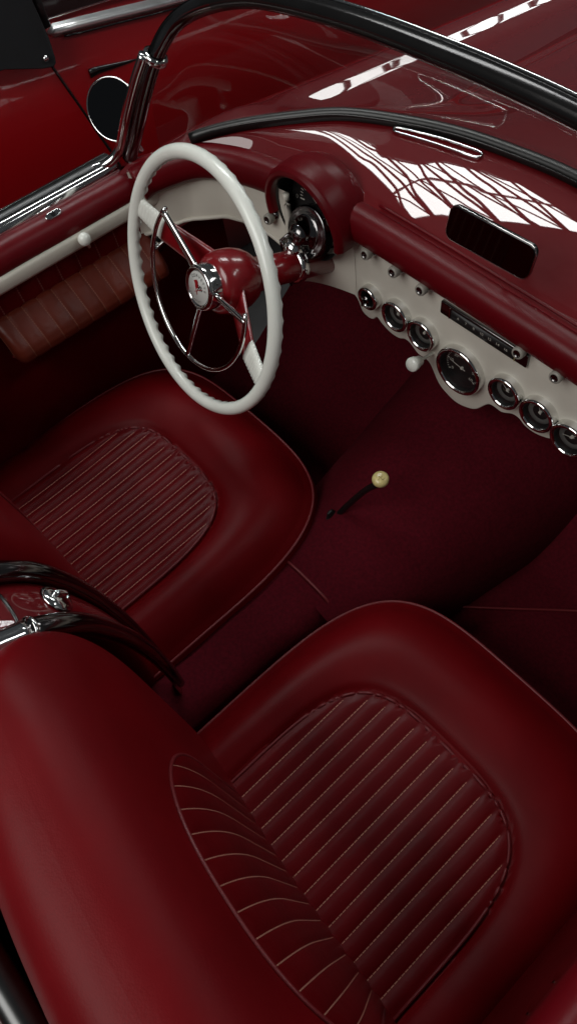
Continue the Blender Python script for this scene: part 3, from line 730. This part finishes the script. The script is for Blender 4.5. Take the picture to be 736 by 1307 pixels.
def gauge(x, z, R_, name, kind, label=None):
    F = frame((x, YD-.0095, z), (0, -1, .05))
    bm = bmesh.new(); lathe(bm, F, [(R_+.004, -.010), (R_+.004, .000), (R_+.0038, .004), (R_+.0025, .0075), (R_, .0085), (R_-.0022, .0074), (R_-.0035, .0050)], 44)
    g = obj(name, bm, CHROME, CAR)
    if label: g['label'] = label
    r = R_-.006
    bm = bmesh.new(); lathe(bm, F, [(R_-.0035, .0050), (R_-.005, -.004), (r, -.0085), (0, -.0085)], 36); obj('dial', bm, DIAL, g, smooth=False)
    bm = bmesh.new()
    if kind == 'tach':
        for i in range(31):
            a = radians(lerp(215, -35, i/30)); r0 = r*.80 if i % 5 == 0 else r*.86; w = .0007 if i % 5 == 0 else .0004; c_, s_ = cos(a), sin(a)
            prism(bm, F, [(r0*c_-w*s_, r0*s_+w*c_), (r*.92*c_-w*s_, r*.92*s_+w*c_), (r*.92*c_+w*s_, r*.92*s_-w*c_), (r0*c_+w*s_, r0*s_-w*c_)], -.0083, -.0078)
        for i in range(7):
            a = radians(lerp(215, -35, i/6)); text_into(bm, str(10*i), .0090, lambda x_, y_: F(r*.66*cos(a)+x_, r*.66*sin(a)+y_, -.0079))
    elif kind != 'switch':
        for i in range(9):
            a = radians(lerp(150, 30, i/8)); r0 = r*.70 if i % 4 == 0 else r*.78; w = .0005; c_, s_ = cos(a), sin(a)
            prism(bm, F, [(r0*c_-w*s_, r0*s_+w*c_), (r*.90*c_-w*s_, r*.90*s_+w*c_), (r*.90*c_+w*s_, r*.90*s_-w*c_), (r0*c_+w*s_, r0*s_-w*c_)], -.0083, -.0078)
    if kind != 'switch':
        obj('scale_marks', bm, DIALW, g, smooth=False)
        bm = bmesh.new(); n = {'tach': (172,), 'clock': (55, 200)}.get(kind, (kind if isinstance(kind, (int, float)) else 100,))
        for a in n:
            a = radians(a); c_, s_ = cos(a), sin(a); w = .0008
            prism(bm, F, [(-r*.2*c_-w*s_, -r*.2*s_+w*c_), (r*.74*c_, r*.74*s_), (-r*.2*c_+w*s_, -r*.2*s_-w*c_)], -.0060, -.0053)
        lathe(bm, F, [(.0028, -.008), (.0026, -.0045), (0, -.004)], 14); obj('needle', bm, DIALW, g, smooth=False)
        if kind != 'tach':
            bm = bmesh.new(); lathe(bm, F, [(r*.99, -.0080), (r*.97, -.0045), (r*.80, -.0062), (r*.62, -.0062)], 40)
            obj('inner_ring', bm, SILVER, g)
    else:
        bm.free(); bm = bmesh.new(); lathe(bm, F, [(.0085, -.008), (.0085, .010), (.006, .013), (0, .013)], 20)
        box(bm, F, -.0022, .0022, -.0085, .0085, .012, .019); obj('key_barrel', bm, DCHROME, g, smooth=False)
    if kind != 'switch':
        bm = bmesh.new(); lathe(bm, F, [(R_-.004, .0015), (R_*.6, .0035), (0, .0045)], 36); obj('lens', bm, GLENS, g)
gauge(-.212, .488, .0195, 'ignition_switch', 'switch')
gauge(-.145, .488, .0265, 'gauge', 130); gauge(-.082, .485, .0270, 'gauge', 60)
gauge(.006, .461, .0440, 'tachometer', 'tach')
gauge(.102, .483, .0275, 'gauge', 145); gauge(.168, .483, .0285, 'gauge', 110); gauge(.231, .476, .0290, 'clock', 'clock')
def knob(P_, n, name='control_knob', s=1.0, m=GREYK, collar=True):
    F = frame(P_, n); bm = bmesh.new()
    lathe(bm, F, [(.0035*s, -.002), (.0035*s, .012*s), (.0085*s, .013*s), (.0100*s, .016*s), (.0100*s, .024*s), (.0090*s, .0265*s), (.0065*s, .0265*s)], 24)
    k = obj(name, bm, m, CAR)
    bm = bmesh.new(); lathe(bm, F, [(.0066*s, .0262*s), (.0055*s, .0245*s), (0, .0242*s)], 20); obj('knob_cap', bm, DCHROME, k)
    if collar:
        bm = bmesh.new(); lathe(bm, F, [(.012*s, -.001), (.012*s, .003), (.009*s, .006), (.0065*s, .011), (.0035*s, .0115)], 24); obj('knob_collar', bm, DCHROME, k)
for x in (-.204, -.140, -.079, .117, .185): knob((x, YD, .598), (0, -1, .12), s=1.0)
knob((-.425, .752, .575), (.1, -1, .1), s=1.0)
knob((-.52, .742, .590), (.1, -1, .1), s=.7)
# white pull under the dash
bm = bmesh.new(); F = frame((-.060, .735, .462), (.05, -1, .35)); lathe(bm, F, [(.0030, -.06), (.0030, -.016), (.009, -.014), (.0105, -.004), (.0125, .0), (.0130, .008), (.0115, .0105), (0, .0115)], 24)
obj('brake_release_knob', bm, WHITE, CAR)
# radio
bm = bmesh.new(); F = frame((.038, YD, .571), (0, -1, .02)); prism(bm, F, rrect(.088, .0135, .003), -.002, .006)
rd = obj('radio', bm, DCHROME, CAR, bevel=.002)
bm = bmesh.new(); prism(bm, F, rrect(.064, .0095, .002), .0062, .0075); obj('radio_dial', bm, DIAL, rd)
bm = bmesh.new()
for i, t in enumerate(('6', '7', '8', '10', '12', '14', '16')): text_into(bm, t, .0075, lambda x, y: F(-.048+.016*i+x, .001+y, .0082))
obj('radio_numerals', bm, DIALW, rd, smooth=False)
for s in (-1, 1):
    bm = bmesh.new(); box(bm, F, s*.0665-.0008, s*.0665+.0008, -.011, .011, .006, .0085); obj('radio_divider', bm, CHROME, rd, smooth=False)

# --- mirrors ------------------------------------------------------------
# interior mirror on a stalk from the cowl
A = V(.052, .740, .783); nm = V(.03, -.97, .24).normalized()
FM = frame(A, nm, (.0, .1, 1))
bm = bmesh.new(); prism(bm, FM, rrect(.069, .0245, .012), -.010, -.001)
rm = obj('rear_view_mirror', bm, BLACK, CAR, bevel=.004)
bm = bmesh.new(); prism(bm, FM, rrect(.067, .0225, .011), -.0008, .0004); obj('mirror_face', bm, MIRG, rm, smooth=False)
bm = bmesh.new(); tube(bm, [FM(a, b, -.002) for a, b in rrect(.0685, .0240, .012)], .0012, 6, True); obj('mirror_rim', bm, CHROME, rm)
bm = bmesh.new(); tube(bm, catmull([FM(.006, .0, -.008), FM(.012, -.005, -.03), V(.050, .800, .735), V(.036, .862, .672)], 8), .005, 10)
lathe(bm, frame((.036, .862, .672), (0, -.2, 1)), [(.012, 0), (.010, .005), (.006, .008), (0, .009)], 20); obj('mirror_stalk', bm, CHROME, rm)
# round door mirror
A = V(-.790, .672, .672); nm = V(.42, -.62, .38).normalized(); FR = frame(A, nm)
bm = bmesh.new(); lathe(bm, FR, [(0, -.030), (.025, -.027), (.045, -.016), (.054, -.003), (.0565, .002), (.055, .004), (.053, .003)], 44)
dm = obj('door_mirror', bm, CHROME, CAR)
bm = bmesh.new(); lathe(bm, FR, [(.0535, .0022), (0, .0022)], 44); obj('mirror_face', bm, MIRG, dm, smooth=False)
bm = bmesh.new(); tube(bm, catmull([FR(.0, -.01, -.026), FR(.01, -.05, -.022), V(-.775, .685, .610), V(-.765, .690, .585)], 8), .006, 10); obj('mirror_arm', bm, CHROME, dm)

# --- tail: waterfall between the seats, molding, rear deck ---------------
wf = catmull([V(0, -.60, .735), V(0, -.30, .760), V(0, -.12, .768), V(0, -.03, .748), V(0, .028, .690), V(0, .060, .600), V(0, .078, .480), V(0, .084, .330), V(0, .082, .180)], 10)
ww = [.052, .050, .048, .045, .041, .036, .029, .019, .010]
def wfp(u, off=0):
    k = u*(len(wf)-1); i = min(int(k), len(wf)-2); p = wf[i].lerp(wf[i+1], k-i)
    q = u*8; j = min(int(q), 7); return p, lerp(ww[j], ww[j+1], q-j)
bm = bmesh.new()
def fwf(u, v):
    p, w = wfp(u); s = 2*v-1
    return p+V(s*w*1.25, -.010*s*s, -.010*s*s)
grid(bm, fwf, 80, 16)
wfo = obj('waterfall_panel', bm, PAINT, CAR)
for s in (-1, 1):
    pts = [wfp(k/60)[0]+V(s*wfp(k/60)[1]*1.15, .002, .004) for k in range(25, 58)]
    bm = bmesh.new(); sweep(bm, pts, circ(.0160, 14, .014), scale=lambda t: 1-.55*t); obj('waterfall_molding', bm, DCHROME, wfo)
for s in (-1, 1):
    a = wfp(.42)[0]; b = wfp(.44)[0]; w = wfp(.42)[1]
    bm = bmesh.new(); lathe(bm, frame(a+V(s*w*1.15, .002, .004), b-a), [(.0165, -.002), (.018, -.001), (.018, .002), (.0165, .003)], 20)
    obj('molding_joint', bm, CHROME, wfo)
p, w = wfp(.525); p2, _ = wfp(.545); tn = (p2-p).normalized(); nn = Vector((1, 0, 0)).cross(tn).normalized()
if nn.y < 0: nn = -nn
FLk = frame(p, nn, tn)
bm = bmesh.new(); lathe(bm, FLk, [(.0225, -.001), (.0220, .002), (.019, .005), (.013, .0072), (0, .0085)], 32); tube(bm, [FLk(0, -.012, .0072), FLk(0, -.006, .0105), FLk(0, .006, .0105), FLk(0, .012, .0072)], .0042, 10); obj('lock_button', bm, CHROME, wfo)
bm = bmesh.new(); pts = [fwf(.42, v/16)+V(0, .0, .0012) for v in range(17)]; tube(bm, pts, .0022, 6); obj('deck_gap', bm, BLACK, wfo)
for s in (-1, 1):
    mol = catmull([wfp(.42)[0]+V(s*wfp(.42)[1]*1.15, .0, .004), V(s*wfp(.36)[1]*1.15, -.075, .768), V(s*.080, -.150, .760), V(s*.110, -.190, .742), V(s*.180, -.205, .722), V(s*.300, -.208, .705), V(s*.45, -.208, .688), V(s*.58, -.200, .668), V(s*.66, -.17, .642), V(s*.70, -.05, .648)], 10)
    bm = bmesh.new(); tube(bm, mol, .0165, 16)
    for f in bm.faces: f.material_index = 0 if abs(f.calc_center_median().x) < .13 else 1  # darker copy of the chrome behind the seats paints in a dim reflection
    obj('cockpit_molding', bm, [CHROME, CHROME_DIM], CAR)
bm = bmesh.new()
def fdk(u, v):
    x = lerp(-.82, .82, u); ax = abs(x)
    ye = interp(ax, [0, .07, .10, .18, .30, .45, .58, .68, .82], [-.12, -.14, -.175, -.205, -.208, -.208, -.200, -.12, -.05])
    ze = interp(ax, [0, .07, .10, .18, .30, .45, .58, .68, .82], [.762, .752, .738, .717, .698, .682, .662, .640, .60])
    y = lerp(ye, -1.7, v); return V(x, y, ze-.09*v*v-.02*v-.05*max(0, ax-.6)*v)
grid(bm, fdk, 80, 30); obj('rear_deck', bm, PAINT, CAR)

# ------------------------------------------------------------------ far car
FAR = empty('parked_car', (-1.2, .9, -.42), 'second red car parked alongside, with black soft top flap and chrome side spear', 'car')
def FX(y, z):                         # side of the far car: bulging gently, rising to the rear
    zz = z+.17*(y-.75)                # distance below its own belt line
    return -1.20-.10*((zz-.36)/.36)**2*(1 if zz > .36 else .6)-.02*(y-.75)**2
def FP(y, z, o=0): return V(FX(y, z)+o, y, z)
yg = lambda z: .742+(.607-z)*-.245    # forward-raked gap at the front edge of the door
bm = bmesh.new()
def fbody(u, v):
    y = lerp(-1.0, 3.6, u); z = lerp(.69, -.36, v)-.17*(y-.75); return FP(y, z)
grid(bm, fbody, 90, 40); fb_ = obj('body_side', bm, FARPAINT, FAR)
def strip(name, pts, r, m, par, ry=None, o=.002, sc_=None):
    bm = bmesh.new(); sweep(bm, [FP(y, z, o) for y, z in pts], circ(r, 8, ry), scale=sc_, up=(1, 0, 0)); return obj(name, bm, m, par)
gap = [(.745, .64), (.750, .60), (.765, .52), (.795, .39), (.815, .315), (.84, .20), (.85, .0)]
strip('door_gap', gap, .0035, BLACK, fb_)
strip('panel_gap', [(1.88, .20), (1.90, .05), (1.90, -.15)], .003, BLACK, fb_, o=.0); strip('panel_gap', [(2.14, .20), (2.16, .0), (2.16, -.2)], .003, BLACK, fb_, o=.0)
sp_ = [(.782, .620), (.80, .619), (.86, .607), (.95, .588), (1.05, .566), (1.16, .543), (1.6, .46)]
bm = bmesh.new(); sweep(bm, [FP(y, z, .004) for y, z in sp_], [(-.017, 0), (.003, .015), (.011, .012), (.017, 0)], up=(1, 0, 0), scale=lambda t: min(.82, .12+7*t), pclosed=True)
obj('side_spear', bm, mat('brushed_chrome', (0.85, 0.85, 0.84), 0.33, metal=1.0, noise=(20, 0.05)), FAR)
strip('spear_groove', [(.815, .603), (.86, .592), (.95, .573), (1.05, .551), (1.16, .528)], .0026, BLACK, FAR, o=.010)
# recessed handle ahead of the gap
bm = bmesh.new(); sweep(bm, [FP(*q, .004) for q in ((.835, .515), (.86, .512), (.90, .503), (.94, .494), (.97, .488))], circ(.011, 8, .006), up=(1, 0, 0), scale=lambda t: 1-.85*t)
obj('door_handle', bm, BLACK, FAR)
# dark side window with its chrome sill
bm = bmesh.new(); grid(bm, lambda u, v: V(-1.235-.05*v, lerp(.775, 1.9, u), lerp(.662, .98, v)-.17*(lerp(.775, 1.9, u)-.75)), 10, 8)
sw = obj('side_window', bm, BLACK, FAR)
strip('window_sill', [(.775, .646), (.80, .642), (.95, .617), (1.10, .592), (1.5, .52)], .004, CHROME, FAR, o=.004)
bm = bmesh.new(); tube(bm, [V(-1.210, .770, .650), V(-1.222, .774, .700), V(-1.262, .77, .82)], .011, 8); obj('window_post', bm, BLACKTRIM, FAR)
# canvas soft top flap with a press stud
bm = bmesh.new()
prism(bm, lambda y, z, c: V(-1.185-.16*max(0, z-.60)+c, y, z), [(-.4, .84), (-.2, .80), (.30, .690), (.55, .645), (.634, .628), (.715, .594), (.742, .586), (.750, .592), (.753, .602), (.758, .64), (.757, .71), (.75, .86), (.66, 1.1), (-.4, 1.2)], -.004, .004)
st = obj('soft_top', bm, FABRIC, FAR, smooth=False, bevel=.003)
bm = bmesh.new(); lathe(bm, frame((-1.179, .729, .612), (1, -.1, .3)), [(.0065, 0), (.006, .003), (.003, .0045), (0, .005)], 16); obj('press_stud', bm, CHROME, st)
# hood of the far car
bm = bmesh.new()
def fh2(u, v):
    y = lerp(1.35, 3.6, u); x0 = FX(y, .69-.17*(y-.75)); z0 = .69-.17*(y-.75)
    a = v*pi/2; return V(x0-1.2*v-.02, y, z0+.05*sin(a))
grid(bm, fh2, 30, 20); obj('hood', bm, FARPAINT, FAR)

# ------------------------------------------------------------------ render
SC.render.engine = 'CYCLES'
SC.cycles.max_bounces = 8; SC.cycles.transparent_max_bounces = 8
